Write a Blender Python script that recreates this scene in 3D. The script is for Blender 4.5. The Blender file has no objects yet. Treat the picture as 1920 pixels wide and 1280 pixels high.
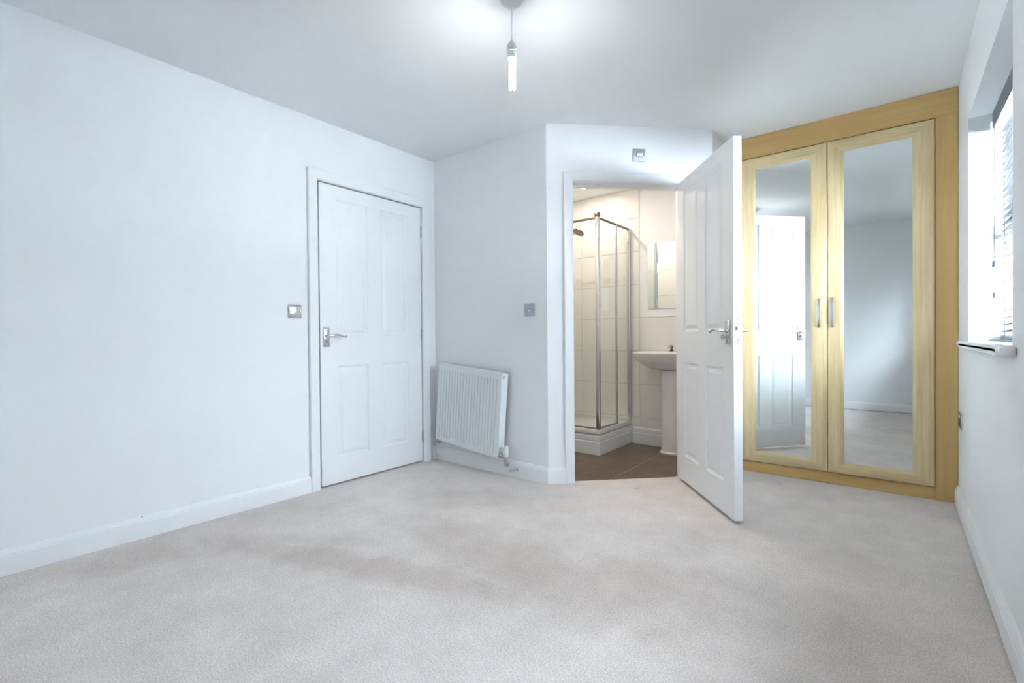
import bpy, bmesh, math, random
from mathutils import Vector, Matrix
random.seed(7)
sc = bpy.context.scene
R = math.radians

# ------------------------------------------------------------------ camera
cam_d = bpy.data.cameras.new('camera'); cam = bpy.data.objects.new('camera', cam_d)
sc.collection.objects.link(cam); sc.camera = cam
cam_d.sensor_width = 36.0; cam_d.lens = 16.753; cam_d.clip_start = 0.02; cam_d.clip_end = 200
FW = Vector((-0.6277346, 0.7783763, -0.0089225)); RT = Vector((0.7784272, 0.6276841, -0.0079852)); UP = Vector((0.000615, 0.0119581, 0.9999283))
M = Matrix.Identity(4)
for i in range(3):
    M[i][0] = RT[i]; M[i][1] = UP[i]; M[i][2] = -FW[i]
M[2][3] = 0.98
cam.matrix_world = M

# ------------------------------------------------------------------ world, exposure
sc.view_settings.view_transform = 'Standard'; sc.view_settings.look = 'None'
sc.view_settings.gamma = 1.0; sc.view_settings.use_curve_mapping = False
sc.view_settings.exposure = 0.72
WORLD_STRENGTH = 24.0
BULB_STRENGTH = 108.0
DOWNLIGHT_W = 3.7
world = bpy.data.worlds.new('overcast_sky'); sc.world = world; world.use_nodes = True
bg = world.node_tree.nodes['Background']
bg.inputs['Color'].default_value = (0.76, 0.88, 1.0, 1); bg.inputs['Strength'].default_value = WORLD_STRENGTH
SUN_STRENGTH = 540.0
sun_d = bpy.data.lights.new('sun','SUN'); sun_d.energy = SUN_STRENGTH; sun_d.angle = R(1.0); sun_d.color = (.97,.985,1.0)
sun = bpy.data.objects.new('sun',sun_d); sc.collection.objects.link(sun)
sun.rotation_euler = Vector((.15,-.8,-1.0)).to_track_quat('-Z','Y').to_euler()
try:
    sc.cycles.use_denoising = True
    sc.cycles.max_bounces = 8; sc.cycles.diffuse_bounces = 4; sc.cycles.glossy_bounces = 3
    sc.cycles.transparent_max_bounces = 10; sc.cycles.transmission_bounces = 3
    sc.cycles.sample_clamp_indirect = 0.0; sc.cycles.caustics_reflective = False; sc.cycles.caustics_refractive = False
except Exception:
    pass

# ------------------------------------------------------------------ dimensions
XL, XR, YB, YW, YF, H = -2.917, 0.279, 2.624, 3.73, -0.16, 2.4
BX = -1.812
DA = R(44.8); DX, DY = math.cos(DA), math.sin(DA)      # along the diagonal wall
NX, NY = math.sin(DA), -math.cos(DA)                   # out of it, into the bedroom
DLEN = 1.164
CX, CY = BX + DX * DLEN, YB + DY * DLEN
BXL, BXR, BYF, BH = -2.6, CX - 0.1, 4.12, 2.33         # bathroom
def dg(t, off=0.0):
    return (BX + DX * t + NX * off, YB + DY * t + NY * off)
WY0, WY1, WZ0, WZ1 = 2.115, 3.27, 0.94, 2.045           # window opening
VY0 = 0.30; VY1 = VY0+WY1-WY0                            # added unseen opening beside the camera, to brighten the room
D1Y0, D1Y1, D1H = 1.622, 2.482, 2.002                   # closed door
TL, TR, D2H = 0.172, 0.948, 2.014                       # bathroom doorway along the diagonal

# ------------------------------------------------------------------ materials
def mat(name, col, rough=0.5, metal=0.0, bump=0.0, bscale=200.0, vary=0.0, vscale=3.0, spec=0.5, coat=0.0):
    m = bpy.data.materials.new(name); m.use_nodes = True
    nt = m.node_tree; b = nt.nodes['Principled BSDF']
    b.inputs['Base Color'].default_value = (*col, 1); b.inputs['Roughness'].default_value = rough
    b.inputs['Metallic'].default_value = metal; b.inputs['Specular IOR Level'].default_value = spec
    b.inputs['Coat Weight'].default_value = coat
    if bump or vary:
        tc = nt.nodes.new('ShaderNodeTexCoord')
    if vary:
        n = nt.nodes.new('ShaderNodeTexNoise'); n.inputs['Scale'].default_value = vscale; n.inputs['Detail'].default_value = 5
        nt.links.new(tc.outputs['Object'], n.inputs['Vector'])
        cr = nt.nodes.new('ShaderNodeValToRGB'); cr.color_ramp.elements[0].position = 0.3; cr.color_ramp.elements[1].position = 0.7
        cr.color_ramp.elements[0].color = (*[c * (1 - vary) for c in col], 1); cr.color_ramp.elements[1].color = (*[min(1, c * (1 + vary * .5)) for c in col], 1)
        nt.links.new(n.outputs['Fac'], cr.inputs['Fac']); nt.links.new(cr.outputs['Color'], b.inputs['Base Color'])
    if bump:
        n = nt.nodes.new('ShaderNodeTexNoise'); n.inputs['Scale'].default_value = bscale; n.inputs['Detail'].default_value = 3
        nt.links.new(tc.outputs['Object'], n.inputs['Vector'])
        bp = nt.nodes.new('ShaderNodeBump'); bp.inputs['Strength'].default_value = bump; bp.inputs['Distance'].default_value = 0.002
        nt.links.new(n.outputs['Fac'], bp.inputs['Height']); nt.links.new(bp.outputs['Normal'], b.inputs['Normal'])
    return m

def wood(name, c1, c2, axis, rough=0.38):
    m = bpy.data.materials.new(name); m.use_nodes = True
    nt = m.node_tree; b = nt.nodes['Principled BSDF']; b.inputs['Roughness'].default_value = rough
    tc = nt.nodes.new('ShaderNodeTexCoord'); mp = nt.nodes.new('ShaderNodeMapping')
    s = [38.0, 38.0, 38.0]; s[axis] = 1.6
    mp.inputs['Scale'].default_value = s
    nt.links.new(tc.outputs['Object'], mp.inputs['Vector'])
    n = nt.nodes.new('ShaderNodeTexNoise'); n.inputs['Scale'].default_value = 1.0; n.inputs['Detail'].default_value = 6; n.inputs['Distortion'].default_value = 0.6
    nt.links.new(mp.outputs['Vector'], n.inputs['Vector'])
    mp2 = nt.nodes.new('ShaderNodeMapping'); s2 = [300.0, 300.0, 300.0]; s2[axis] = 14
    mp2.inputs['Scale'].default_value = s2; nt.links.new(tc.outputs['Object'], mp2.inputs['Vector'])
    n2 = nt.nodes.new('ShaderNodeTexNoise'); n2.inputs['Scale'].default_value = 1.0; n2.inputs['Detail'].default_value = 2
    nt.links.new(mp2.outputs['Vector'], n2.inputs['Vector'])
    mx = nt.nodes.new('ShaderNodeMath'); mx.operation = 'MULTIPLY_ADD'; mx.inputs[1].default_value = 0.35
    nt.links.new(n2.outputs['Fac'], mx.inputs[0]); nt.links.new(n.outputs['Fac'], mx.inputs[2])
    cr = nt.nodes.new('ShaderNodeValToRGB'); cr.color_ramp.elements[0].position = 0.42; cr.color_ramp.elements[1].position = 0.92
    cr.color_ramp.elements[0].color = (*c1, 1); cr.color_ramp.elements[1].color = (*c2, 1)
    nt.links.new(mx.outputs[0], cr.inputs['Fac']); nt.links.new(cr.outputs['Color'], b.inputs['Base Color'])
    return m

def emit(name, col, s):
    m = bpy.data.materials.new(name); m.use_nodes = True; nt = m.node_tree
    nt.nodes.remove(nt.nodes['Principled BSDF'])
    e = nt.nodes.new('ShaderNodeEmission'); e.inputs['Color'].default_value = (*col, 1); e.inputs['Strength'].default_value = s
    nt.links.new(e.outputs[0], nt.nodes['Material Output'].inputs['Surface']); return m

def pane_mat(name, tint, refl=0.06):
    m = bpy.data.materials.new(name); m.use_nodes = True; nt = m.node_tree
    nt.nodes.remove(nt.nodes['Principled BSDF'])
    t = nt.nodes.new('ShaderNodeBsdfTransparent'); t.inputs['Color'].default_value = (*tint, 1)
    g = nt.nodes.new('ShaderNodeBsdfGlossy'); g.inputs['Roughness'].default_value = 0.02
    fr = nt.nodes.new('ShaderNodeLayerWeight'); fr.inputs['Blend'].default_value = 0.5
    pw = nt.nodes.new('ShaderNodeMath'); pw.operation = 'POWER'; pw.inputs[1].default_value = 5.0; nt.links.new(fr.outputs['Facing'], pw.inputs[0])
    ml = nt.nodes.new('ShaderNodeMath'); ml.operation = 'MULTIPLY_ADD'; ml.inputs[1].default_value = 0.8; ml.inputs[2].default_value = refl * .6
    nt.links.new(pw.outputs[0], ml.inputs[0])
    mx = nt.nodes.new('ShaderNodeMixShader'); nt.links.new(ml.outputs[0], mx.inputs['Fac'])
    nt.links.new(t.outputs[0], mx.inputs[1]); nt.links.new(g.outputs[0], mx.inputs[2])
    nt.links.new(mx.outputs[0], nt.nodes['Material Output'].inputs['Surface']); return m

def carpet_mat():
    m = bpy.data.materials.new('worn_beige_carpet'); m.use_nodes = True; nt = m.node_tree
    b = nt.nodes['Principled BSDF']; b.inputs['Roughness'].default_value = 0.95; b.inputs['Specular IOR Level'].default_value = 0.1
    b.inputs['Sheen Weight'].default_value = 0.15
    N = nt.nodes.new; L = nt.links.new
    tc = N('ShaderNodeTexCoord')
    def noise(scale, detail=4, rough=.5, dist=0):
        n = N('ShaderNodeTexNoise'); n.inputs['Scale'].default_value = scale; n.inputs['Detail'].default_value = detail
        n.inputs['Roughness'].default_value = rough; n.inputs['Distortion'].default_value = dist
        L(tc.outputs['Object'], n.inputs['Vector']); return n
    def ramp(src, p0, p1, c0, c1):
        r = N('ShaderNodeValToRGB'); r.color_ramp.elements[0].position = p0; r.color_ramp.elements[1].position = p1
        r.color_ramp.elements[0].color = (*c0, 1); r.color_ramp.elements[1].color = (*c1, 1); L(src, r.inputs['Fac']); return r.outputs['Color']
    def mix(kind, fac, a, bb):
        x = N('ShaderNodeMix'); x.data_type = 'RGBA'; x.blend_type = kind
        if isinstance(fac, float): x.inputs['Factor'].default_value = fac
        else: L(fac, x.inputs['Factor'])
        for sock, v in ((x.inputs[6], a), (x.inputs[7], bb)):
            if isinstance(v, tuple): sock.default_value = (*v, 1)
            else: L(v, sock)
        return x.outputs[2]
    base = ramp(noise(0.9, 3, .55, .4).outputs['Fac'], .32, .68, (.71, .63, .588), (.84, .765, .722))
    mid = ramp(noise(6.0, 4, .7).outputs['Fac'], .3, .7, (.91, .90, .89), (1.07, 1.06, 1.06))
    c = mix('MULTIPLY', 1.0, base, mid)
    tn = noise(170, 2, .7)
    tuft = ramp(tn.outputs['Fac'], .3, .72, (.72, .70, .68), (1.18, 1.18, 1.18))
    c = mix('MULTIPLY', 1.0, c, tuft)
    # worn and dirty patches, each with its own place on the floor: (x, y, half length, half width, turn, strength)
    wob = noise(3.6, 4, .65)
    stains = [(-1.75, 1.20, .95, .12, 18, .42), (-1.30, 1.62, .85, .26, -8, .34), (-0.80, 1.75, .55, .30, 20, .30), (-1.95, 2.10, .60, .22, 30, .26),
              (-2.35, 1.05, .55, .14, 40, .24), (0.10, 1.30, .18, .10, 40, .34), (-2.70, 0.55, .40, .16, 60, .30), (-0.95, 0.72, .45, .10, 10, .22)]
    acc = None
    for (x, y, a, w, th, st) in stains:
        mp = N('ShaderNodeMapping'); mp.vector_type = 'TEXTURE'
        mp.inputs['Location'].default_value = (x, y, 0); mp.inputs['Rotation'].default_value = (0, 0, R(th)); mp.inputs['Scale'].default_value = (a, w, 1)
        L(tc.outputs['Object'], mp.inputs['Vector'])
        ln = N('ShaderNodeVectorMath'); ln.operation = 'LENGTH'; L(mp.outputs[0], ln.inputs[0])
        ad = N('ShaderNodeMath'); ad.operation = 'MULTIPLY_ADD'; ad.inputs[1].default_value = 1.7; L(wob.outputs['Fac'], ad.inputs[0])
        sub = N('ShaderNodeMath'); sub.operation = 'SUBTRACT'; sub.inputs[1].default_value = .85; L(ln.outputs['Value'], sub.inputs[0]); L(sub.outputs[0], ad.inputs[2])
        mr = N('ShaderNodeMapRange'); mr.interpolation_type = 'SMOOTHSTEP'
        mr.inputs['From Min'].default_value = 0.35; mr.inputs['From Max'].default_value = 1.25; mr.inputs['To Min'].default_value = st; mr.inputs['To Max'].default_value = 0
        L(ad.outputs[0], mr.inputs['Value'])
        if acc is None: acc = mr.outputs[0]
        else:
            mxx = N('ShaderNodeMath'); mxx.operation = 'MAXIMUM'; L(acc, mxx.inputs[0]); L(mr.outputs[0], mxx.inputs[1]); acc = mxx.outputs[0]
    c = mix('MULTIPLY', acc, c, (.60, .51, .45))
    # small dark specks of dirt
    v = N('ShaderNodeTexVoronoi'); v.inputs['Scale'].default_value = 2.6; L(tc.outputs['Object'], v.inputs['Vector'])
    sp = N('ShaderNodeMapRange'); sp.inputs['From Min'].default_value = .012; sp.inputs['From Max'].default_value = .03; sp.inputs['To Min'].default_value = .55; sp.inputs['To Max'].default_value = 0
    L(v.outputs['Distance'], sp.inputs['Value'])
    c = mix('MULTIPLY', sp.outputs[0], c, (.3, .27, .25))
    L(c, b.inputs['Base Color'])
    bp = N('ShaderNodeBump'); bp.inputs['Strength'].default_value = .35; bp.inputs['Distance'].default_value = .005
    L(tn.outputs['Fac'], bp.inputs['Height']); L(bp.outputs['Normal'], b.inputs['Normal'])
    return m

MT = {}
MT['paint'] = mat('white_wall_paint', (.885, .89, .895), .75, vary=.012, vscale=2.0, spec=.3)
MT['ceiling'] = mat('white_ceiling_paint', (.89, .895, .90), .85, spec=.2)
MT['gloss'] = mat('white_gloss_woodwork', (.88, .885, .89), .36)
def specks(m):
    nt = m.node_tree; b = nt.nodes['Principled BSDF']; tc = nt.nodes.new('ShaderNodeTexCoord')
    v = nt.nodes.new('ShaderNodeTexVoronoi'); v.inputs['Scale'].default_value = 9.0; nt.links.new(tc.outputs['Object'], v.inputs['Vector'])
    mr = nt.nodes.new('ShaderNodeMapRange'); mr.inputs['From Min'].default_value = .02; mr.inputs['From Max'].default_value = .045; mr.inputs['To Min'].default_value = .8; mr.inputs['To Max'].default_value = 0
    nt.links.new(v.outputs['Distance'], mr.inputs['Value'])
    x = nt.nodes.new('ShaderNodeMix'); x.data_type = 'RGBA'; x.inputs[6].default_value = b.inputs['Base Color'].default_value; x.inputs[7].default_value = (.2,.19,.18,1)
    nt.links.new(mr.outputs[0], x.inputs['Factor']); nt.links.new(x.outputs[2], b.inputs['Base Color']); return m
MT['scuffed'] = specks(mat('scuffed_white_gloss_woodwork', (.88, .885, .89), .36))
MT['door'] = mat('white_satin_door_paint', (.87, .875, .88), .42)
MT['carpet'] = carpet_mat()
MT['chrome'] = mat('polished_chrome', (.72, .73, .75), .12, 1.0)
MT['satin'] = mat('brushed_steel', (.55, .57, .60), .34, 1.0)
MT['greyplate'] = mat('dull_grey_steel', (.44, .48, .52), .42, .75)
MT['brass'] = mat('brass', (.75, .58, .25), .25, 1.0)
MT['black'] = mat('dark_gap', (.02, .02, .02), .8)
MT['plastic'] = mat('white_plastic', (.82, .83, .83), .35, bump=.02, bscale=80)
MT['enamel'] = mat('white_radiator_enamel', (.80, .83, .83), .3)
MT['wood_v'] = wood('light_beech_upright_grain', (.58, .42, .20), (.78, .62, .37), 2)
MT['wood_h'] = wood('light_beech_level_grain', (.58, .42, .20), (.78, .62, .37), 0)
MT['tan_v'] = wood('tan_beech_upright_grain', (.60, .375, .125), (.70, .46, .185), 2, .5)
MT['tan_h'] = wood('tan_beech_level_grain', (.60, .375, .125), (.70, .46, .185), 0, .5)
MT['mirror'] = mat('mirror_silver', (.86, .90, .90), .0, 1.0)
MT['glass'] = pane_mat('shower_glass', (.975, .985, .98), .06)
MT['pane'] = pane_mat('window_glass', (.93, .96, .96), .06)
MT['ceramic'] = mat('white_ceramic', (.84, .83, .81), .1, coat=.3)
MT['wtile'] = mat('cream_wall_tile', (.86, .84, .80), .16, vary=.02, vscale=4)
MT['grout'] = mat('pale_grout', (.62, .60, .56), .8, bump=.1)
MT['ftile'] = mat('brown_stone_floor_tile', (.16, .105, .068), .34, vary=.35, vscale=7, bump=.05, bscale=40)
MT['fgrout'] = mat('tan_floor_grout', (.62, .48, .33), .8)
MT['slate'] = mat('slate_grey_blind_rail', (.10, .115, .14), .35)
MT['slat'] = mat('black_blind_slat', (.012, .012, .014), .45, spec=.25)
MT['cordgrey'] = mat('grey_cord', (.14, .14, .15), .8)
MT['upvc'] = mat('white_upvc', (.82, .83, .84), .3)
MT['bronze'] = mat('dull_bronze_chrome', (.17, .14, .10), .32, 1.0)
MT['tube'] = emit('lit_lamp_tube', (.93, .97, 1.0), BULB_STRENGTH)
MT['spot'] = emit('lit_downlight_lamp', (1.0, .88, .72), 60.0)

# ------------------------------------------------------------------ mesh helpers
class MB:
    def __init__(s): s.bm = bmesh.new()
    def box(s, x0, x1, y0, y1, z0, z1, bev=0.0, seg=2):
        v = [s.bm.verts.new(c) for c in ((x0,y0,z0),(x1,y0,z0),(x1,y1,z0),(x0,y1,z0),(x0,y0,z1),(x1,y0,z1),(x1,y1,z1),(x0,y1,z1))]
        f = [s.bm.faces.new([v[i] for i in q]) for q in ((0,3,2,1),(4,5,6,7),(0,1,5,4),(1,2,6,5),(2,3,7,6),(3,0,4,7))]
        if bev:
            ed = list({e for ff in f for e in ff.edges})
            bmesh.ops.bevel(s.bm, geom=ed, offset=bev, segments=seg, affect='EDGES', profile=.5)
        return s
    def prism(s, poly, z0, z1):
        a = [s.bm.verts.new((x, y, z0)) for x, y in poly]; b = [s.bm.verts.new((x, y, z1)) for x, y in poly]; n = len(poly)
        s.bm.faces.new(a[::-1]); s.bm.faces.new(b)
        for i in range(n): s.bm.faces.new((a[i], a[(i+1)%n], b[(i+1)%n], b[i]))
        return s
    def rings(s, rings, closed=True, caps=True):
        rv = [[s.bm.verts.new(c) for c in r] for r in rings]
        n = len(rv[0])
        for a, b in zip(rv, rv[1:]):
            for i in range(n if closed else n-1):
                j = (i+1) % n
                s.bm.faces.new((a[i], a[j], b[j], b[i]))
        if caps:
            s.bm.faces.new(rv[0][::-1]); s.bm.faces.new(rv[-1])
        return s
    def lathe(s, prof, c=(0,0,0), axis='z', n=24, caps=True):
        out = []
        for r, h in prof:
            ring = []
            for i in range(n):
                a = 2*math.pi*i/n; u, w = r*math.cos(a), r*math.sin(a)
                ring.append((c[0]+u, c[1]+w, c[2]+h) if axis == 'z' else (c[0]+h, c[1]+u, c[2]+w) if axis == 'x' else (c[0]+w, c[1]+h, c[2]+u))
            out.append(ring)
        return s.rings(out, True, caps)
    def tube(s, pts, r, n=10):
        pts = [Vector(p) for p in pts]; rr = r if isinstance(r, (list, tuple)) else [r]*len(pts)
        up = None; rings = []
        for i, p in enumerate(pts):
            t = (pts[min(i+1, len(pts)-1)] - pts[max(i-1, 0)]).normalized()
            if up is None:
                up = Vector((0,0,1)) if abs(t.z) < .9 else Vector((1,0,0))
            a = t.cross(up).normalized(); b = a.cross(t).normalized(); up = b
            rings.append([p + a*rr[i]*math.cos(2*math.pi*k/n) + b*rr[i]*math.sin(2*math.pi*k/n) for k in range(n)])
        return s.rings(rings)
    def sweep(s, path, prof, f, side=1):
        """sweep a closed profile [(in-plane offset, height)] along a 2D polyline with mitred corners; f(a, b, h) -> xyz"""
        P = [Vector(p) for p in path]; rings = []
        for i, p in enumerate(P):
            d0 = (P[i]-P[i-1]).normalized() if i else None; d1 = (P[i+1]-P[i]).normalized() if i < len(P)-1 else None
            n0 = Vector((-d0.y, d0.x))*side if d0 else None; n1 = Vector((-d1.y, d1.x))*side if d1 else None
            if n0 is None: m = n1
            elif n1 is None: m = n0
            else:
                m = (n0+n1); m = m / max(.2, m.dot(n0))
            rings.append([f(p.x+m.x*o, p.y+m.y*o, h) for o, h in prof])
        return s.rings(rings)
    def build(s, name, m, parent=None, smooth=False, **tags):
        bmesh.ops.recalc_face_normals(s.bm, faces=s.bm.faces)
        me = bpy.data.meshes.new(name); s.bm.to_mesh(me); s.bm.free()
        if isinstance(m, str): m = MT[m]
        me.materials.append(m)
        if smooth:
            for p in me.polygons: p.use_smooth = True
            try: me.set_sharp_from_angle(angle=R(35))
            except Exception: pass
        o = bpy.data.objects.new(name, me); sc.collection.objects.link(o)
        if parent: o.parent = parent
        tag(o, **tags); return o
def tag(o, label=None, cat=None, group=None, kind=None):
    if label: o['label'] = label
    if cat: o['category'] = cat
    if group: o['group'] = group
    if kind: o['kind'] = kind
def empty(name, loc=(0,0,0), rz=0.0, rot=None, parent=None, **tags):
    o = bpy.data.objects.new(name, None); sc.collection.objects.link(o); o.empty_display_size = .05
    o.location = loc; o.rotation_euler = rot if rot else (0, 0, rz)
    if parent: o.parent = parent
    tag(o, **tags); return o
def dup(o, loc=None, parent=None):
    c = o.copy(); sc.collection.objects.link(c)
    if loc is not None: c.location = loc
    if parent: c.parent = parent
    return c
XYZ = lambda a, b, h: (a, b, h)

# ================================================================== STRUCTURE
mb = MB()
mb.prism([(-3.62,YF-.05),(.30,YF-.05),(.30,4.36),(CX-.05,4.36),dg(DLEN+.01,-.05),dg(TR,-.05),dg(TR,-.03),dg(TL,-.03),dg(TL,-.05),dg(-.03,-.05),(-3.62,YB+.05)], -.06, 0)
mb.build('floor', 'carpet', label='worn beige bedroom carpet with dirty traffic marks', cat='carpet', kind='structure')
MB().box(-3.62,.60,YF-.27,4.36,H,H+.1).build('ceiling','ceiling', label='plain white bedroom ceiling above the pendant lamp', cat='ceiling', kind='structure')

# left wall with the closed door's opening
mb = MB(); hy0, hy1, hz = D1Y0-.035, D1Y1+.035, D1H+.035
mb.box(XL-.1,XL,YF-.1,hy0,0,H).box(XL-.1,XL,hy1,YB+.1,0,H).box(XL-.1,XL,hy0,hy1,hz,H)
mb.build('wall_left','paint', label='white painted bedroom wall holding the closed panel door', cat='wall', kind='structure')
mb = MB(); mb.box(XL-.62,XL-.55,1.0,3.1,0,H).box(XL-.55,XL-.1,1.0,1.07,0,H).box(XL-.55,XL-.1,2.60,2.67,0,H)
mb.build('wall_leak_block','paint', label='unseen white wall added behind the closed panel door to block sky light', cat='wall', kind='structure')  # unseen walls added behind the door to stop sky light leaking in
# back wall and diagonal wall
def inner(t): return dg(t,-.1)
s0 = (YB+.1-(YB-NY*.1))/DY; mit = dg(s0,-.1)
MB().prism([(XL,YB),(BX,YB),mit,(XL,YB+.1)],0,H).build('wall_back','paint', label='white painted wall behind the radiator', cat='wall', kind='structure')
s1 = (CX-.1-(BX-NX*.1))/DX; mit2 = dg(s1,-.1)
mb = MB(); a0, a1 = TL-.03, TR+.03
mb.prism([dg(0),dg(a0),dg(a0,-.1),mit],0,H).prism([dg(a1),dg(DLEN),mit2,dg(a1,-.1)],0,H).prism([dg(a0),dg(a1),dg(a1,-.1),dg(a0,-.1)],D2H+.03,H)
mb.build('wall_diagonal','paint', label='white diagonal wall around the bathroom doorway', cat='wall', kind='structure')
MB().prism([(CX,CY),(CX,4.36),(CX-.1,4.36),mit2],0,H).build('wall_recess','paint', label='short white return wall beside the wardrobe', cat='wall', kind='structure')
MB().box(CX,XR,4.30,4.36,0,H).build('wall_wardrobe','paint', label='white wall hidden behind the wardrobe', cat='wall', kind='structure')
# right wall with the seen window opening and an added one
mb = MB(); xo = XR+.27
mb.box(XR,xo,YF-.27,VY0,0,H).box(XR,xo,VY1,WY0,0,H).box(XR,xo,WY1,4.36,0,H)
for a, b in ((WY0,WY1),(VY0,VY1)): mb.box(XR,xo,a,b,0,WZ0-.03).box(XR,xo,a,b,WZ1,H)
mb.build('wall_right','paint', label='white bedroom wall with the deep window recess', cat='wall', kind='structure')
mb = MB(); yo = YF-.27
mb.box(XL-.1,XR,yo,YF,0,H)
mb.build('wall_front','paint', label='plain white wall seen reflected in the wardrobe mirrors', cat='wall', kind='structure')

g = MB().box(-40,40,-40,40,-3.2,-3.0).build('ground_bounce',mat('pale_bounce_ground',(.46,.51,.57),.9,vary=.1,vscale=.5), label='pale unseen ground added outside to bounce sunlight up through the windows', cat='ground', kind='structure')  # unseen ground added as a reflector, throws sunlight up onto the ceiling
# baseboards
BBP = [(0,0),(.018,0),(.018,.078),(.0155,.082),(.0155,.088),(.012,.094),(.007,.104),(.004,.108),(0,.109)]
def bb(name, path, side, label):
    MB().sweep(path, BBP, XYZ, side).build(name,'scuffed', label=label, cat='baseboard', kind='structure')
bb('baseboard_left', [(XL,YF),(XL,D1Y0-.072)], -1, 'long white baseboard on the wall with the closed door')
bb('baseboard_back', [(XL,D1Y1+.088),(XL,YB),(BX,YB),dg(.118)], -1, 'white baseboard below the radiator')
bb('baseboard_diagonal', [dg(TR+.068),dg(DLEN),(CX,YW)], -1, 'short white baseboard behind the open door')
BBP = [(o,max(h,.006)) for o,h in BBP]
bb('baseboard_right', [(XR,YW-.001),(XR,YF)], -1, 'white baseboard running under the window')
bb('baseboard_front', [(XR-.018,YF),(XL+.018,YF)], -1, 'white baseboard seen reflected in the mirrors')

# ------------------------------------------------------------------ door trims
ARP = [(0,0),(0,.010),(.006,.015),(.020,.016),(.046,.019),(.060,.020),(.064,.017),(.065,0)]
t1 = empty('trim_1', (XL,D1Y0,0), label='white architrave around the closed panel door', cat='door frame', kind='structure')
o0 = D1Y1-D1Y0
MB().sweep([(-.006,0),(-.006,D1H+.008),(o0+.006,D1H+.008),(o0+.006,0)], [(-a if False else a, h) for a, h in ARP], lambda a,b,h:(h,a,b), 1).build('architrave','gloss',t1)
mb = MB()
mb.box(-.1,.0,-.034,-.004,0,D1H+.034).box(-.1,.0,o0+.004,o0+.034,0,D1H+.034).box(-.1,.0,-.004,o0+.004,D1H+.006,D1H+.034)
mb.build('door_lining','gloss',t1)
mb = MB(); mb.box(-.085,-.05,-.004,.016,0,D1H+.006).box(-.085,-.05,o0-.016,o0+.004,0,D1H+.006).box(-.085,-.05,.016,o0-.016,D1H-.016,D1H+.006)
mb.build('door_stop','gloss',t1)
t2 = empty('trim_2', (BX,YB,0), DA, label='white architrave around the open bathroom doorway', cat='door frame', kind='structure')
# local: x along wall, y into the wall (negative = bedroom), z up
MB().sweep([(TL-.006+.012,0),(TL+.006,D2H+.002),(TR-.006,D2H+.002),(TR-.006,0)], ARP, lambda a,b,h:(a,-h,b), 1).build('architrave','gloss',t2)
mb = MB(); mb.box(TL-.03,TL,-.0,.1,0,D2H+.03).box(TR,TR+.03,0,.1,0,D2H+.03).box(TL,TR,0,.1,D2H,D2H+.03)
mb.build('door_lining','gloss',t2)
mb = MB(); mb.box(TL,TL+.012,.05,.085,0,D2H).box(TR-.012,TR,.05,.085,0,D2H).box(TL+.012,TR-.012,.05,.085,D2H-.014,D2H)
mb.build('door_stop','gloss',t2)
MB().box(TL-.001,TL+.002,.006,.03,.985,1.055,.001,1).build('strike_plate','satin',t2,label='small steel strike plate')
MB().sweep([(TL-.004,0),(TL-.004,D2H),(TR+.004,D2H),(TR+.004,0)], ARP, lambda a,b,h:(a,.1+h,b), 1).build('architrave','gloss',t2)

# ------------------------------------------------------------------ doors
def panel_layout(W):
    k = W/.855
    return [(.120*k,.365*k,.170,.785),(.480*k,.722*k,.170,.785),(.120*k,.365*k,.985,1.898),(.480*k,.722*k,.985,1.898)]
def make_leaf(W, Hh, T, parent):
    pan = panel_layout(W); bm = bmesh.new()
    xs = sorted({0,W,*[p[0] for p in pan],*[p[1] for p in pan]}); zs = sorted({0,Hh,*[p[2] for p in pan],*[p[3] for p in pan]})
    vv = {}
    def V(x,y,z):
        k = (round(x,5),round(y,5),round(z,5))
        if k not in vv: vv[k] = bm.verts.new((x,y,z))
        return vv[k]
    def hole(x,z): return any(p[0] < x < p[1] and p[2] < z < p[3] for p in pan)
    nx, nz = len(xs)-1, len(zs)-1
    solid = [[not hole((xs[i]+xs[i+1])/2,(zs[j]+zs[j+1])/2) for j in range(nz)] for i in range(nx)]
    for i in range(nx):
        for j in range(nz):
            if not solid[i][j]: continue
            x0,x1,z0,z1 = xs[i],xs[i+1],zs[j],zs[j+1]
            bm.faces.new((V(x0,0,z0),V(x1,0,z0),V(x1,0,z1),V(x0,0,z1))); bm.faces.new((V(x0,T,z0),V(x0,T,z1),V(x1,T,z1),V(x1,T,z0)))
            for (di,dj,e) in ((-1,0,((x0,z0),(x0,z1))),(1,0,((x1,z0),(x1,z1))),(0,-1,((x0,z0),(x1,z0))),(0,1,((x0,z1),(x1,z1)))):
                ii,jj = i+di,j+dj
                if 0<=ii<nx and 0<=jj<nz and solid[ii][jj]: continue
                (ax,az),(bx_,bz) = e
                bm.faces.new((V(ax,0,az),V(bx_,0,bz),V(bx_,T,bz),V(ax,T,az)))
    m = MB(); m.bm.free(); m.bm = bm
    leaf = m.build('leaf','door',parent)
    for (x0,x1,z0,z1) in pan:
        prof = [(0,.0006),(.004,.0045),(.013,.0085),(.019,.0085),(.040,.0022)]
        m = MB(); w, h = x1-x0, z1-z0
        rg = [[(i,d,i),(w-i,d,i),(w-i,d,h-i),(i,d,h-i)] for i,d in prof][::-1] + [[(i,T-d,i),(w-i,T-d,i),(w-i,T-d,h-i),(i,T-d,h-i)] for i,d in prof]
        m.rings(rg); p = m.build('panel','door',parent); p.location = (x0,0,z0)
    return leaf
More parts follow.
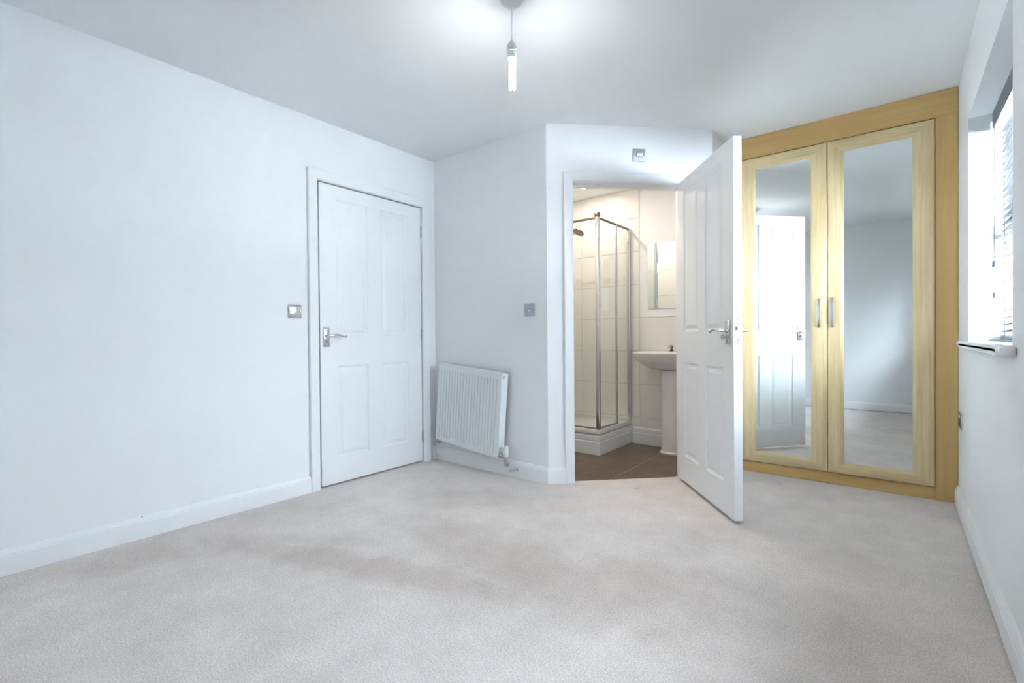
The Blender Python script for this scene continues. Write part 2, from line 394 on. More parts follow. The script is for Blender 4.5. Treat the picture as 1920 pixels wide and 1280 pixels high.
def make_handle(parent, x, z, y, s, dx, turn=False):
    """backplate lever; s = outward direction along local y, dx = direction the lever points"""
    m = MB()
    def yy(a): return y + s*a
    lo, hi = sorted((yy(0),yy(.0075)))
    m.box(x-.021,x+.021,lo,hi,z-.072,z+.055,.0025,2)
    hnd = m.build('handle','chrome',parent,smooth=True,label='chrome lever handle on a backplate')
    m = MB(); m.lathe([(.0005,0),(.012,0),(.012,s*.006),(.0085,s*.010),(.0085,s*.05),(.0005,s*.052)],(x,yy(.0075),z),'y',16,False)
    pts = [(x,yy(.050),z),(x+dx*.015,yy(.053),z+.002),(x+dx*.04,yy(.053),z+.007),(x+dx*.065,yy(.053),z+.006),(x+dx*.085,yy(.053),z-.002),(x+dx*.10,yy(.053),z-.007),(x+dx*.112,yy(.053),z-.005),(x+dx*.118,yy(.053),z+.001)]
    m.tube(pts,[.0085,.0085,.008,.0072,.0065,.0062,.0068,.004],12)
    m.build('lever','chrome',hnd,smooth=True)
    for dz in (-.060,.043):
        m = MB(); m.lathe([(.0005,0),(.0035,0),(.0028,s*.0015),(.0005,s*.0017)],(x,yy(.0075),z+dz),'y',10,False); m.build('screw','satin',hnd,smooth=True)
    if turn:
        m = MB(); m.lathe([(.0005,0),(.006,0),(.006,s*.018),(.0005,s*.018)],(x,yy(.0075),z-.034),'y',12,False)
        m.lathe([(.0005,0),(.013,s*.001),(.0155,s*.006),(.013,s*.011),(.0005,s*.012)],(x,yy(.0245),z-.034),'y',20,False)
        m.build('thumb_turn','chrome',hnd,smooth=True)
    else:
        m = MB(); m.lathe([(.0005,0),(.0045,0),(.0045,s*.0006),(.0005,s*.0007)],(x,yy(.0075),z-.036),'y',12,False); m.build('keyhole','black',hnd)
    return hnd
T = .044
d1 = empty('door_1', (XL-.001,D1Y0+.010,.013), R(90), label='closed white four-panel door beside the chrome light switch', cat='door', kind='structure')
W1 = o0-.013
make_leaf(W1, 1.986, T, d1); make_handle(d1,.040,.985,0,-1,1)
for z in (.19,.995,1.80):
    m = MB(); m.lathe([(.0005,-.045),(.0065,-.045),(.0065,-.016),(.0055,-.015),(.0065,-.014),(.0065,.014),(.0055,.015),(.0065,.016),(.0065,.045),(.0005,.045)],(W1+.003,-.007,z),'z',12,False)
    m.box(W1-.001,W1+.014,-.0016,.0,z-.045,z+.045)
    m.build('hinge','satin',d1,smooth=True)
d2p = dg(.8935,.030); W2 = .79
d2 = empty('door_2', (d2p[0],d2p[1],.022), R(-50.2), label='open white four-panel door to the bathroom', cat='door', kind='structure')
make_leaf(W2, 1.981, T, d2)
make_handle(d2,W2-.058,.985,0,-1,-1,True); make_handle(d2,W2-.058,.985,T,1,-1)
lp = MB().box(W2-.0005,W2+.0015,T/2-.0115,T/2+.0115,.905,1.055,.0008,1).build('latch_plate','satin',d2,label='steel latch faceplate on the door edge')
MB().box(W2,W2+.010,T/2-.007,T/2+.007,.985,1.005,.002,2).build('latch','brass',lp,label='brass spring latch')
MB().box(W2,W2+.002,T/2-.006,T/2+.006,.945,.972).build('deadbolt','satin',lp)
for z in (1.043,1.022,.935,.915):
    m = MB(); m.lathe([(.0005,0),(.0038,0),(.003,.001),(.0005,.0012)],(W2+.0015,T/2,z),'x',10,False); m.build('screw','slate',lp)
for z in (.20,.99,1.78):
    m = MB(); m.lathe([(.0005,-.045),(.0065,-.045),(.0065,.045),(.0005,.045)],(-.006,T+.004,z),'z',12,False); m.box(-.006,.0,T-.02,T+.004,z-.045,z+.045)
    m.build('hinge','satin',d2,smooth=True)

# ------------------------------------------------------------------ window and sill
fx = XR+.185
ww, wh = WY1-WY0, WZ1-WZ0
def make_window(name, x, y, rz, label, sill, sill_label):
    # local frame of the opening: x out through the wall, y along it, z up from the sill
    c, sn = math.cos(rz), math.sin(rz)
    def at(a, b): return (x+c*a-sn*b, y+sn*a+c*b)
    w = empty(name, (*at(.185,0),WZ0), rz, label=label, cat='window', kind='structure')
    m = MB(); m.box(0,.065,0,.06,0,wh,.004,1).box(0,.065,ww-.06,ww,0,wh,.004,1).box(0,.065,.06,ww-.06,0,.06,.004,1).box(0,.065,.06,ww-.06,wh-.06,wh,.004,1)
    m.build('window_frame','upvc',w)
    MB().box(.004,.06,.06,ww-.06,.50,.565,.004,1).build('transom','upvc',w)
    for z0, z1 in ((.06,.50),(.565,wh-.06)):
        m = MB(); m.bm.faces.new([m.bm.verts.new(c) for c in ((.03,.06,z0),(.03,ww-.06,z0),(.03,ww-.06,z1),(.03,.06,z1))]); m.build('pane','pane',w)
    m = MB(); m.box(-.038,.185,.001,ww-.001,-.029,.003,.004,2).box(-.038,-.0005,-.085,ww+.085,-.029,.003,.012,3)
    so = m.build(sill,'paint', label=sill_label, cat='window sill', kind='structure'); so.location = (x,y,WZ0); so.rotation_euler = (0,0,rz)
    # portal so that sky light is sampled through the window
    pt = bpy.data.lights.new('window_portal','AREA'); pt.shape = 'RECTANGLE'; pt.size = ww-.1; pt.size_y = wh-.1; pt.cycles.is_portal = True
    po = bpy.data.objects.new('window_portal',pt); sc.collection.objects.link(po); po.location = (*at(.262,ww/2),(WZ0+WZ1)/2); po.rotation_euler = (R(90),0,R(90)+rz)
make_window('window_1', XR, WY0, 0, 'white framed window behind the venetian blind', 'trim_3', 'white window sill board below the venetian blind')
make_window('window_added', XR, VY0, 0, 'unseen white framed window added beside the viewpoint for extra light', 'trim_4', 'white sill board of the unseen window added beside the viewpoint')  # added window, out of view, lets in extra light for the room
# ================================================================== BATHROOM SHELL
m = MB(); m.box(BXL-.1,BXR,BYF,BYF+.1,-.06,H); m.build('wall_bathroom_far','paint',label='cream bathroom wall behind basin and shower', cat='wall', kind='structure')
wbf = bpy.data.objects['wall_bathroom_far']
m = MB(); m.box(BXL-.1,BXL,YB+.1,BYF,-.06,H); wbl = m.build('wall_bathroom_left','paint',label='cream tiled bathroom wall beside the shower', cat='wall', kind='structure')
bpoly = [(BXL,YB+.1),mit,mit2,(BXR,BYF),(BXL,BYF)]
MB().prism(bpoly,BH,H).build('ceiling_bathroom','ceiling',label='white bathroom ceiling with a recessed downlight', cat='ceiling', kind='structure')
fpoly = [(BXL,YB+.1),mit,dg(TL,-.1),dg(TL,-.03),dg(TR,-.03),dg(TR,-.1),mit2,(BXR,BYF),(BXL,BYF)]
bf = MB().prism(fpoly,-.06,-.0018).build('floor_bathroom','fgrout',label='dark brown tiled bathroom floor', cat='floor', kind='structure')
# floor tiles
def clip(poly, sub):
    out = sub
    n = len(poly)
    for i in range(n):
        ax, ay = poly[i]; bx_, by_ = poly[(i+1)%n]; res = []
        side = lambda q: (bx_-ax)*(q[1]-ay)-(by_-ay)*(q[0]-ax)
        for k in range(len(out)):
            p, q = out[k], out[(k+1)%len(out)]; sp, sq = side(p), side(q)
            if sp >= 0: res.append(p)
            if (sp >= 0) != (sq >= 0):
                t = sp/(sp-sq); res.append((p[0]+(q[0]-p[0])*t, p[1]+(q[1]-p[1])*t))
        out = res
        if len(out) < 3: return []
    return out
cpoly = [(BXL,YB+.1),dg(.05,-.034),dg(TR+.03,-.034),(BXR,dg(TR+.03,-.034)[1]),(BXR,BYF),(BXL,BYF)]
main = [(BXL,YB+.1),(mit[0],YB+.1),(BXR,mit2[1]),(BXR,BYF),(BXL,BYF)]
for ix in range(-3,2):
    for iy in range(0,3):
        x0 = -1.86+.33*ix; y1_ = BYF-.6*iy; g = .002
        rect = [(x0+g,y1_-.6+g),(x0+.33-g,y1_-.6+g),(x0+.33-g,y1_-g),(x0+g,y1_-g)]
        door_zone = [dg(TL,-.12),dg(TL,-.032),dg(TR,-.032),dg(TR,-.12)]
        a = clip([(BXL,YB+.1),mit,mit2,(BXR,BYF),(BXL,BYF)], rect)
        if a: MB().prism(a,-.0062,-.001).build('floor_tile','ftile',bf)
        dz = clip([dg(TL,-.1),dg(TL,-.032),dg(TR,-.032),dg(TR,-.1)], rect)
        if not dz: dz = clip([dg(TL,-.1),dg(TL,-.032),dg(TR,-.032),dg(TR,-.1)][::-1], rect)
        if dz and len(dz) >= 3: MB().prism(dz,-.0062,-.001).build('floor_tile','ftile',bf)
# wall tiles
TZ = [.238+.3035*k for k in range(8)]
def tiles(wall, segs, z_rows, place):
    cache = {}
    for (u0,u1) in segs:
        for (z0,z1) in z_rows:
            k = (round(u1-u0,4),round(z1-z0,4))
            if k not in cache:
                cache[k] = MB(); cache[k].box(0,k[0]-.003,0,.008,0,k[1]-.003,.001,1); o = cache[k].build('wall_tile','wtile',wall); cache[k] = o
            else: o = dup(cache[k], parent=wall)
            place(o,u0+.0015,z0+.0015)
rows_full = [(0,TZ[0])]+[(TZ[k],min(TZ[k+1],BH)) for k in range(7) if TZ[k] < BH-.02]
rows_half = [(0,TZ[0])]+[(TZ[k],TZ[k+1]) for k in range(3)]
SX = -1.822
def on_far(o,u,z): o.location = (u,BYF-.008,z)
gb = MB(); gb.box(BXL,SX,BYF-.0035,BYF,0,BH).box(SX,BXR,BYF-.0035,BYF,0,TZ[3]+.002); gb.build('grout_bed','grout',wbf)
tiles(wbf,[(BXL,SX-.6),(SX-.6,SX)],rows_full,on_far); tiles(wbf,[(SX,SX+.6),(SX+.6,BXR)],rows_half,on_far)
MB().box(SX,BXR,BYF-.010,BYF,TZ[3],TZ[3]+.008).build('tile_trim','plastic',wbf)
def on_left(o,u,z): o.rotation_euler = (0,0,R(90)); o.location = (BXL+.008,u,z)
MB().box(BXL,BXL+.0035,YB+.1,BYF-.008,0,BH).build('grout_bed','grout',wbl)
tiles(wbl,[(YB+.1,YB+.3),(YB+.3,YB+.9),(YB+.9,BYF-.008)],rows_full,on_left)
wbb = empty('wall_bathroom_near',(0,0,0),label='tiled bathroom wall seen in the small mirror', cat='wall', kind='structure')
MB().box(BXL+.008,mit[0],YB+.1,YB+.1035,0,BH).build('grout_bed','grout',wbb)
def on_near(o,u,z): o.rotation_euler = (0,0,R(180)); o.location = (u+.57,YB+.108,z)
tiles(wbb,[(mit[0]-.6,mit[0])],rows_full,lambda o,u,z:(setattr(o,'rotation_euler',(0,0,R(180))),setattr(o,'location',(u+.597,YB+.108,z))))
# bathroom skirting
BP2 = [(0,0),(.016,0),(.016,.098),(.012,.102),(.012,.108),(.015,.112),(.015,.138),(.010,.145),(0,.146)]
MB().sweep([(-1.884,BYF-.008),(BXR,BYF-.008)],BP2,XYZ,-1).build('baseboard_bathroom','gloss',label='white bathroom skirting between shower and basin', cat='baseboard', kind='structure')

# ================================================================== WARDROBE
wy = YW
wd = empty('wardrobe', ((CX+XR)/2,wy,0), label='beech fitted wardrobe with two tall mirrored doors', cat='wardrobe')
ox, oy = (CX+XR)/2, wy
def W(x): return x-ox
DT = .020        # door thickness, doors stand proud of the frame
m = MB(); m.box(W(CX+.001),W(XR-.001),DT+.0005,.04,2.246,H-.001,.0015,1); m.build('fascia','tan_h',wd,label='plain tan fascia board')
m = MB(); m.box(W(.1775),W(XR-.001),DT-.004,.04,.0,2.2455,.0015,1); m.build('filler_panel','tan_v',wd,label='plain tan filler strip')
m = MB(); m.box(W(CX+.001),W(-.8815),DT-.004,.04,.0,2.2455,.0015,1); m.build('filler_panel','tan_v',wd)
m = MB(); m.box(W(-.881),W(.177),DT+.0005,.04,0,.074,.0015,1); m.build('plinth','tan_h',wd,label='low tan plinth')
m = MB(); m.box(W(-.881),W(-.863),.0405,.56,.075,2.245).box(W(.159),W(.177),.0405,.56,.075,2.245).box(W(-.863),W(.159),.54,.56,.075,2.245).box(W(-.863),W(.159),.0405,.54,.075,.093).box(W(-.863),W(.159),.0405,.54,2.227,2.245)
m.build('carcass','tan_v',wd)
def wdoor(x0,x1,mx0,mx1,hx):
    z0,z1,mz0,mz1 = .079,2.238,.152,2.158
    d = empty('door',(W(x0),0,z0),parent=wd)
    w, h = x1-x0, z1-z0; a, b = mx0-x0, mx1-x0; c, e = mz0-z0, mz1-z0
    def member(o0,o1,i0,i1,nm,mt):
        # a mitred bar: outer edge o0-o1, inner edge i0-i1 (x,z points), rounded face sloping down to the mirror
        o0,o1,i0,i1 = map(Vector,(o0,o1,i0,i1)); rings = []
        for s,t in ((o0,i0),(o1,i1)):
            prof = [(0,DT),(0,.006),(.03,.0022),(.10,.0),(.55,.0),(.74,.0015),(.86,.0045),(.95,.0095),(1.0,.012),(1.0,DT)]
            rings.append([(s.x+(t.x-s.x)*k, y, s.y+(t.y-s.y)*k) for k,y in prof])
        m = MB(); m.rings(rings); return m.build(nm,mt,d,smooth=True)
    member((0,0),(0,h),(a,c),(a,e),'stile','wood_v'); member((w,h),(w,0),(b,e),(b,c),'stile','wood_v')
    member((0,h),(w,h),(a,e),(b,e),'rail','wood_h'); member((w,0),(0,0),(b,c),(a,c),'rail','wood_h')
    MB().box(a,b,.0125,.0165,c,e).build('mirror','mirror',d,label='tall mirror panel')
    MB().box(a-.004,b+.004,.0168,DT,c-.004,e+.004).build('backing','tan_v',d)
    m = MB(); hz0, hz1 = 1.028-z0, 1.220-z0; x = hx-x0; rg = []
    n = 14
    for i in range(n+1):
        t = i/n; z = hz0+(hz1-hz0)*t; bow = .030*(1-(2*t-1)**2)**.6
        th = .0045
        for_y = -bow
        wd_ = .0085
        rg.append([(x-wd_,for_y-.001,z),(x-wd_*.6,for_y-th,z),(x+wd_*.6,for_y-th,z),(x+wd_,for_y-.001,z),(x+wd_*.6,for_y+.003,z),(x-wd_*.6,for_y+.003,z)])
    m.rings(rg); m.box(x-.0085,x+.0085,-.004,.001,hz0-.003,hz0+.012,.001,1).box(x-.0085,x+.0085,-.004,.001,hz1-.012,hz1+.003,.001,1)
    m.build('handle','satin',d,smooth=True,label='bowed steel pull handle')
wdoor(-.879,-.3535,-.780,-.445,-.399)
wdoor(-.3505,.1745,-.262,.077,-.326)

# ================================================================== VENETIAN BLIND
vb = empty('venetian_blind', (XR+.135,WY0,WZ0), label='black slatted venetian blind hanging in the window recess', cat='blind')
bw = ww
m = MB(); m.box(-.045,.03,.012,bw-.012,wh-.050,wh-.004,.002,1); m.build('headrail','slate',vb)
m = MB(); m.box(-.052,-.045,.008,bw-.008,wh-.078,wh-.002,.002,1); m.build('valance','slate',vb)
NS = 31; ztop = wh-.098; zbot = .055
base = None
for i in range(NS):
    z = zbot+(ztop-zbot)*i/(NS-1)
    if base is None:
        m = MB(); top, bot = [], []
        rr = [[],[]]
        for e, y in enumerate((.014,bw-.014)):
            pts = [(-.0225,-.0016),(-.011,.0006),(0,.0014),(.011,.0006),(.0225,-.0016)]
            rr[e] = [(x,y,q+.0007) for x,q in pts]+[(x,y,q-.0007) for x,q in pts[::-1]]
        m.rings(rr); base = m.build('slat','slat',vb); o = base
    else: o = dup(base,parent=vb)
    o.location = (0,0,z); o.rotation_euler = (0,R(-17),0)
m = MB(); m.box(-.024,.024,.014,bw-.014,.012,.030,.004,2); m.build('bottom_rail','slate',vb)
for y in (.12,bw*.36,bw*.64,bw-.12):
    for x in (-.024,.024):
        m = MB(); m.tube([(x,y,.02),(x,y,wh-.05)],.0013,5); m.build('ladder_cord','cordgrey',vb)
for y, zl in ((bw-.045,.385),(bw-.065,.235)):
    m = MB(); m.tube([(-.049,y,wh-.06),(-.0495,y+.002,zl+.4),(-.050,y,zl)],.0011,6); pc = m.build('pull_cord','cordgrey',vb)
    m = MB(); m.lathe([(.0005,.0),(.007,.0),(.0065,.022),(.003,.03),(.0005,.031)],(-.050,y,zl-.028),'z',10,False); m.build('tassel','slate',pc,smooth=True)

vb2 = dup(vb,(XR+.135,VY0,WZ0)); tag(vb2,'black slatted venetian blind added to dim the unseen window beside the viewpoint')  # added copy in the unseen window, cuts down its light
for ch in list(vb.children):
    c = dup(ch,parent=vb2)
    if ch.name.startswith('slat'): c.rotation_euler = (0,R(-57),0)      # turned further shut
    for g in ch.children: dup(g,parent=c)

# ================================================================== PENDANT LAMP
px, py = -1.25, 1.566
pl = empty('pendant_lamp',(px,py,H),R(128.9),label='bare lit stick bulb hanging on a white ceiling cord', cat='lamp')
m = MB(); m.lathe([(.0005,0),(.048,0),(.050,-.006),(.048,-.014),(.040,-.024),(.018,-.030),(.010,-.038),(.0005,-.038)],n=32,caps=False); m.build('ceiling_rose','plastic',pl,smooth=True)
m = MB(); m.tube([(0,0,-.034),(.0015,0,-.08),(-.001,0,-.13),(-.003,0,-.185)],.0032,8); m.build('cord','plastic',pl,smooth=True)
m = MB(); m.lathe([(.0005,-.178),(.006,-.180),(.010,-.188),(.019,-.200),(.021,-.206),(.021,-.214),(.023,-.215),(.023,-.219),(.020,-.220),(.020,-.226),(.0225,-.227),(.0225,-.231),(.019,-.233),(.0005,-.233)],(-.003,0,0),n=24,caps=False); m.build('lamp_holder','plastic',pl,smooth=True)
m = MB(); m.lathe([(.0005,-.229),(.0165,-.229),(.0185,-.235),(.0185,-.252),(.0175,-.256),(.0005,-.256)],(-.003,0,0),n=24,caps=False); bb_ = m.build('bulb_base','plastic',pl,smooth=True)
for s in (-1,1):
    m = MB(); y = .0078*s; a = .0085; pts = [(-.003-a,y,-.256),(-.003-a,y,-.372)]
    pts += [(-.003-a*math.cos(R(k*30)),y,-.372-a*math.sin(R(k*30))*1.1) for k in range(1,6)]+[(-.003+a,y,-.372),(-.003+a,y,-.256)]
    m.tube(pts,.0060,10); m.build('lamp_tube','tube',bb_,smooth=True)

# ================================================================== WALL PLATES
def plate(name, loc, rz, label, cat, kind):
    e = empty(name,loc,rz,label=label,cat=cat)          # local: x along wall, -y out of the wall, z up
    if kind == 'light':
        MB().box(-.043,.043,-.006,0,-.043,.043,.0025,2).build('plate','chrome',e,smooth=True)
        MB().box(-.009,.009,-.010,-.005,-.014,.014,.0015,2).build('rocker','satin',e,smooth=True)
    elif kind == 'fan':
        MB().box(-.043,.043,-.009,0,-.043,.043,.003,2).build('plate','greyplate',e,smooth=True)
        MB().box(-.020,.023,-.013,-.008,-.010,.014,.001,1).build('switch_bar','plastic',e)
    elif kind == 'aerial':
        MB().box(-.043,.043,-.007,0,-.043,.043,.0025,2).build('plate','greyplate',e,smooth=True)
        m = MB(); m.lathe([(.0005,0),(.006,0),(.006,-.004),(.0005,-.004)],(0,-.007,-.004),'y',12,False); m.build('outlet','chrome',e,smooth=True)
    for s in (-1,1):
        yy = {'light':-.006,'fan':-.009,'aerial':-.007}[kind]
        m = MB(); m.lathe([(.0005,0),(.0036,0),(.003,-.001),(.0005,-.0013)],(.0302*s,yy,0),'y',10,False); m.build('screw','slate',e,smooth=True)
    return e
plate('light_switch',(XL,1.462,1.152),R(90),'shiny chrome single light switch beside the closed door','switch','light')
plate('aerial_socket',(-1.957,YB,1.166),0,'brushed steel outlet plate above the radiator','socket','aerial')
f_ = dg(.638); plate('fan_switch',(f_[0],f_[1],2.206),DA,'brushed steel fan switch above the bathroom doorway','switch','fan')
so = empty('wall_socket',(XR,3.585,.50),R(-90),label='chrome double power socket below the window',cat='socket')
MB().box(-.073,.073,-.007,0,-.043,.043,.0025,2).build('plate','chrome',so,smooth=True)
for s in (-1,1):
    ins = MB().box(-.024+.037*s,.024+.037*s,-.0085,-.006,-.032,.012,.001,1).build('socket_insert','slate',so)
    for (a,b_,w_,h_) in ((0,.003,.004,.008),(-.011,-.018,.0065,.004),(.011,-.018,.0065,.004)):
        MB().box(.037*s+a-w_/2,.037*s+a+w_/2,-.009,-.008,b_-h_/2,b_+h_/2).build('pin_slot','black',ins)
    MB().box(.012*s-.007,.012*s+.007,-.012,-.006,.016,.034,.0015,2).build('rocker','plastic',so,smooth=True)

# ================================================================== RADIATOR (hanging slightly crooked off its brackets)
rw, rh = .665, .602
rc = Vector((-2.485,2.536,.452))
rd = empty('radiator', (rc.x,rc.y,rc.z), rot=(0,R(4.8),R(-2.0)), label='white ribbed panel radiator hanging crooked on the wall', cat='radiator')
m = MB(); x0, x1, z0, z1 = -rw/2, rw/2, -rh/2, rh/2
# ribbed front panel: a height profile in x, swept up z with rolled ends
ribs = 20; pitch = (rw-.05)/ribs
xs = [x0+.002,x0+.018]; ys = [0,0]
for i in range(ribs):
    a = x0+.025+i*pitch
    xs += [a,a+pitch*.30,a+pitch*.42,a+pitch*.58,a+pitch*.70]; ys += [0,0,.006,.006,0]
xs += [x1-.018,x1-.002]; ys += [0,0]
lev = [(z0,0,.010),(z0+.004,0,.002),(z0+.035,0,0),(z0+.05,1,0),(z1-.05,1,0),(z1-.035,0,0),(z1-.004,0,.002),(z1,0,.010)]
rg = []
for z,k,yo in lev:
    rg.append([(x,y*k+yo,z) for x,y in zip(xs,ys)]+[(x1-.002,.014,z),(x0+.002,.014,z)])
m.rings(rg); m.build('front_panel','enamel',rd)
MB().box(x0-.002,x0+.001,.004,.066,z0+.004,z1-.002,.001,1).build('side_panel','enamel',rd)
MB().box(x1-.001,x1+.002,.004,.066,z0+.004,z1-.002,.001,1).build('side_panel','enamel',rd)
m = MB(); m.box(x0,x1,.006,.012,z1-.003,z1+.003,.001,1).box(x0,x1,.060,.066,z1-.003,z1+.003,.001,1)
for i in range(44):
    a = x0+.01+(rw-.02)*i/43; m.box(a-.0016,a+.0016,.012,.060,z1-.002,z1+.001)
m.build('top_grille','enamel',rd)
m = MB(); n = 40; rr = []
for e, z in enumerate((z0+.03,z1-.03)):
    rr.append([(x0+.02+(rw-.04)*i/(2*n), .016+(.036 if (i//2)%2 else 0), z) for i in range(2*n+1)])
m.rings(rr,False,False); m.build('convector_fins','enamel',rd)
m = MB(); m.lathe([(.0005,0),(.009,0),(.009,.004),(.0005,.004)],(x1+.002,.020,z1-.025),'x',12,False); m.build('bleed_plug','satin',rd,smooth=True)
# thermostatic valve at the free end, lockshield and pipes
VX, VZ = x1+.056, z0+.016
m = MB(); m.tube([(x1-.01,.026,VZ+.012),(VX,.026,VZ+.006)],.0095,10); m.lathe([(.0005,0),(.0155,0),(.0155,.020),(.0005,.020)],(x1+.006,.026,VZ+.011),'x',6,False)
m.lathe([(.0005,-.040),(.0145,-.040),(.0145,-.016),(.0095,-.013),(.0095,-.004),(.0145,-.002),(.0145,.016),(.0005,.016)],(VX,.026,VZ),'z',12,False)
m.tube([(VX,.026,VZ-.030),(VX,.028,VZ-.046),(VX-.006,.040,VZ-.056),(VX-.012,.075,VZ-.058)],.009,10)
vl = m.build('valve','satin',rd,smooth=True)
m = MB(); m.lathe([(.0005,.014),(.0175,.014),(.019,.020),(.019,.050),(.0175,.052),(.0165,.058),(.0175,.074),(.013,.088),(.0005,.090)],(VX,.026,VZ),'z',20,False); m.build('thermostat_cap','plastic',vl,smooth=True,label='white thermostat cap')
m = MB(); m.tube([(x0+.01,.030,z0+.040),(x0-.022,.030,z0+.040)],.008,10); m.lathe([(.0005,-.05),(.010,-.05),(.010,.0),(.0115,.002),(.0115,.014),(.0005,.014)],(x0-.022,.030,z0+.036),'z',12,False)
lk = m.build('lockshield','satin',rd,smooth=True)
m = MB(); m.lathe([(.0005,.012),(.0115,.012),(.0115,.038),(.008,.043),(.0005,.043)],(x0-.022,.030,z0+.036),'z',14,False); m.build('lockshield_cap','plastic',lk,smooth=True)
m = MB(); m.tube([(x0-.022,.030,z0-.012),(x0-.020,.030,z0-.03),(x0-.012,.036,z0-.036),(x0+.0,.060,z0-.038)],.0075,10); m.build('pipe','satin',rd,smooth=True)
for a in (-.20,.17): MB().box(a,a+.03,.060,.073,z0+.06,z1-.06).build('bracket','enamel',rd)
# pipe stub in the skirting board
ps = empty('pipe_stub',(-2.07,YB-.018,.052),label='loose steel pipe end poking from the baseboard below the radiator valve',cat='pipe')
m = MB(); m.tube([(0,.004,.004),(-.004,-.012,.003),(-.020,-.022,-.002),(-.040,-.026,-.006)],.0065,10); m.build('tail','satin',ps,smooth=True)
m = MB(); m.lathe([(.0005,0),(.011,0),(.011,-.008),(.0005,-.008)],(.004,.002,.004),'y',6,False); m.build('nut','satin',ps)

# ================================================================== BATHROOM THINGS
se = empty('shower_enclosure',(-1.90,3.49,0),label='corner shower enclosure with chrome posts and glass panels',cat='shower')
tx0, ty1 = BXL+.008+1.90, BYF-.008-3.49     # local extents
m = MB()
m.box(tx0,0,0,ty1,.168,.212,.008,3); tr = m.build('tray','ceramic',se,smooth=True,label='white shower tray')
MB().box(tx0,-.018,.018,ty1,0,.168).build('riser','plastic',tr)
MB().sweep([(tx0,.018),(-.018,.018),(-.018,ty1)],[(0,0),(.016,0),(.016,.104),(.011,.108),(.011,.116),(.015,.120),(.015,.150),(.010,.160),(0,.164)],XYZ,-1).build('plinth','gloss',se,label='white skirting plinth around the tray')
for (x,y,z) in ((-.04,.0015,.06),(-.0015,.30,.05),(-.0015,.12,.055),(-.0015,.575,.06)):
    pass
gz0, gz1 = .222, 1.962
m = MB(); m.box(-.030,.004,-.004,.030,.214,1.968,.008,3); m.build('corner_post','chrome',se,smooth=True)
MB().box(-.032,.006,-.006,.032,1.966,1.998,.004,2).build('post_cap','bronze',se,smooth=True)
MB().box(tx0,-.028,.006,.020,1.950,1.968,.003,1).build('top_rail','bronze',se)
MB().box(-.020,-.006,.028,ty1,1.950,1.968,.003,1).build('top_rail','bronze',se)
MB().box(tx0,-.028,.006,.020,.213,.228,.003,1).build('bottom_rail','satin',se)
MB().box(-.020,-.006,.028,.340,.213,.228,.003,1).build('bottom_rail','satin',se)
MB().box(tx0,-.030,.011,.015,.228,1.950).build('glass_panel','glass',se)
MB().box(-.011,-.007,.030,.340,.228,1.950).build('glass_panel','glass',se)
MB().box(-.020,-.016,.352,ty1-.03,.214,1.950).build('glass_panel','glass',se)
MB().box(-.022,-.004,.338,.354,.214,1.965,.003,1).build('door_stile','satin',se)
MB().box(-.030,-.002,ty1-.034,ty1,.214,1.968,.004,1).build('wall_profile','chrome',se,smooth=True)
MB().box(tx0,tx0+.034,-.0,.028,.214,1.968,.004,1).build('wall_profile','chrome',se,smooth=True)

sh = empty('hand_shower',(BXL+.008,3.80,1.20),label='round dull bronze shower head on a wall rail',cat='shower')
m = MB(); m.tube([(.045,0,0),(.045,0,.72)],.010,12); rail = m.build('riser_rail','chrome',sh,smooth=True)
for z in (.02,.70):
    m = MB(); m.tube([(0,0,z),(.045,0,z)],.012,10); m.build('bracket','chrome',sh,smooth=True)
m = MB(); m.tube([(.05,0,.60),(.12,-.0,.655),(.22,0,.715),(.29,0,.742)],[.010,.0115,.012,.014],12); m.build('handset','chrome',sh,smooth=True)
hd = MB(); hd.lathe([(.0005,0),(.050,0),(.054,.006),(.050,.014),(.020,.026),(.0005,.028)],n=28,caps=False); hd = hd.build('rose','bronze',sh,smooth=True)
hd.location = (.325,-.012,.728); hd.rotation_euler = (R(-24),R(14),0)
m = MB(); m.tube([(.05,0,.59),(.07,-.03,.40),(.10,-.05,.10),(.08,-.03,-.12),(.03,0,-.18),(.0,0,-.18)],.007,8); m.build('hose','chrome',sh,smooth=True)

# basin
bxc = -1.462
bs = empty('basin',(bxc,BYF-.010,0),label='white pedestal basin partly hidden behind the open door',cat='basin')
def rim(hw,dep,z,k=1.0,y0=0.0,n=40):
    pts = []
    for i in range(n):
        a = 2*math.pi*i/n; c, s = math.cos(a), math.sin(a)
        e = .62 if s > 0 else .78
        x = hw*math.copysign(abs(c)**e,c); y = (dep/2)*math.copysign(abs(s)**(.35 if s > 0 else .85),s)
        pts.append((x,-dep/2+y+y0,z))
    return pts
m = MB()
m.rings([rim(.10,.16,.690,y0=-.05),rim(.16,.25,.704,y0=-.03),rim(.22,.34,.728,y0=-.01),rim(.265,.40,.765),rim(.288,.435,.800),rim(.297,.448,.828),rim(.300,.452,.838),rim(.298,.450,.846),rim(.290,.442,.849),rim(.250,.30,.848,y0=-.105),rim(.235,.285,.835,y0=-.112),rim(.20,.24,.78,y0=-.13),rim(.12,.15,.735,y0=-.17),rim(.03,.04,.725,y0=-.22)],True,True)
m.build('bowl','ceramic',bs,smooth=True)
m = MB(); rg = []
for z,hw,dp in ((0,.105,.20),(.012,.105,.20),(.020,.092,.185),(.10,.086,.178),(.45,.084,.175),(.64,.090,.182),(.692,.092,.185)):
    rg.append([(hw*math.cos(2*math.pi*i/28),-.155+dp/2*math.copysign(abs(math.sin(2*math.pi*i/28))**.8,math.sin(2*math.pi*i/28)),z) for i in range(28)])
m.rings(rg); m.build('pedestal','ceramic',bs,smooth=True)
tp = empty('basin_tap',(bxc,BYF-.09,.849),label='old chrome cross-head tap on the basin rim',cat='tap')
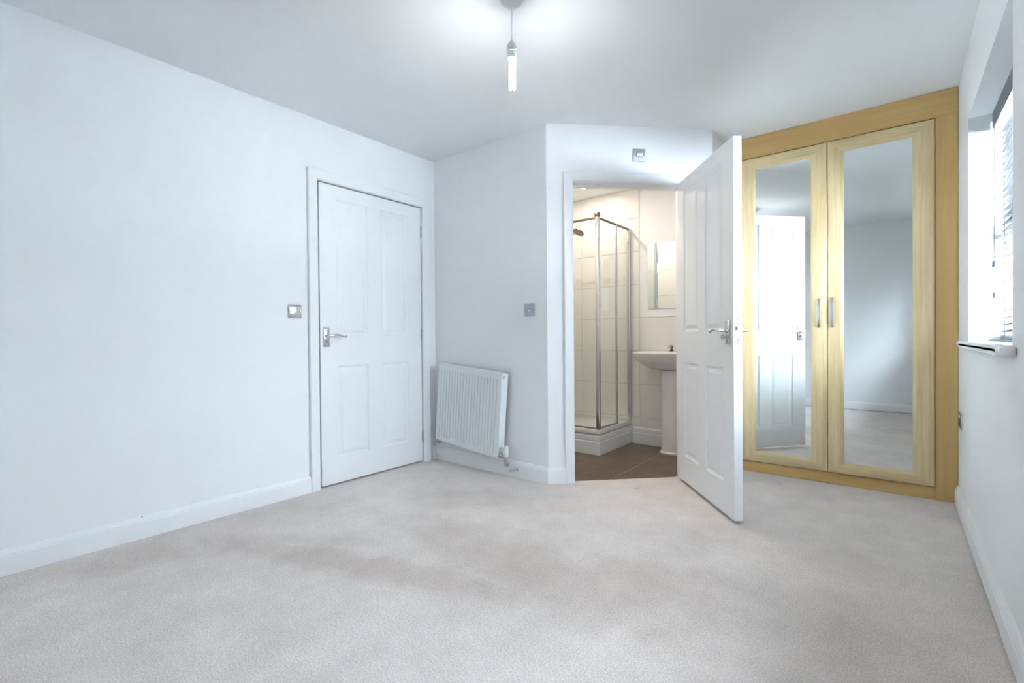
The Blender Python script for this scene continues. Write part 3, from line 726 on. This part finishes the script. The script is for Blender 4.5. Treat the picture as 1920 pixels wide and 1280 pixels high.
def cross(x):
    m = MB(); m.lathe([(.0005,0),(.018,0),(.018,.006),(.011,.010),(.011,.030),(.014,.034),(.014,.042),(.007,.046),(.007,.056),(.0005,.056)],(x,0,0),n=16,caps=False)
    o = m.build('tap_body','bronze',tp,smooth=True)
    m = MB()
    for a in range(4):
        c, s = math.cos(R(45+90*a)), math.sin(R(45+90*a))
        m.tube([(x,0,.050),(x+.014*c,.014*s,.051),(x+.024*c,.024*s,.051)],[.005,.004,.0065],8)
    m.lathe([(.0005,.044),(.009,.044),(.009,.058),(.006,.062),(.0005,.063)],(x,0,0),n=14,caps=False)
    m.build('cross_handle','chrome',o,smooth=True)
    m = MB(); m.tube([(x,0,.022),(x,-.03,.034),(x,-.06,.036),(x,-.085,.028),(x,-.09,.014)],[.009,.009,.0085,.008,.008],10); m.build('spout','chrome',o,smooth=True)
cross(-.035); cross(.15)
bm_ = empty('bathroom_mirror',(-1.742,BYF,1.222),label='small frameless mirror above the basin',cat='mirror')
MB().box(0,.45,-.006,-.0005,0,.583,.001,1).build('mirror_glass','mirror',bm_)
# downlights
def downlight(x,y,label,watts):
    d = empty('downlight',(x,y,BH),label=label,cat='downlight',group='recessed bathroom downlights')
    m = MB(); m.lathe([(.033,.002),(.033,-.004),(.040,-.005),(.043,-.002),(.043,.002)],n=28,caps=False); m.build('bezel','satin',d,smooth=True)
    m = MB(); m.lathe([(.0005,-.001),(.022,-.002),(.0325,-.001)],n=24,caps=False); m.build('lamp','spot',d)
    l = bpy.data.lights.new('downlight_beam','AREA'); l.shape = 'DISK'; l.size = .06; l.energy = watts; l.color = (1.0,.91,.80)
    lo = bpy.data.objects.new('downlight_beam',l); sc.collection.objects.link(lo); lo.parent = d; lo.location = (0,0,-.012)
downlight(-2.19,3.78,'lit recessed downlight in the bathroom ceiling over the shower',DOWNLIGHT_W*.55)
downlight(-1.62,3.28,'lit recessed downlight in the bathroom ceiling just inside the doorway',DOWNLIGHT_W*.62)
downlight(-2.22,3.02,'unseen lit downlight added as fill in the bathroom ceiling near the tiled wall',DOWNLIGHT_W*.8)  # unseen fill lamp, added to even out the bathroom light
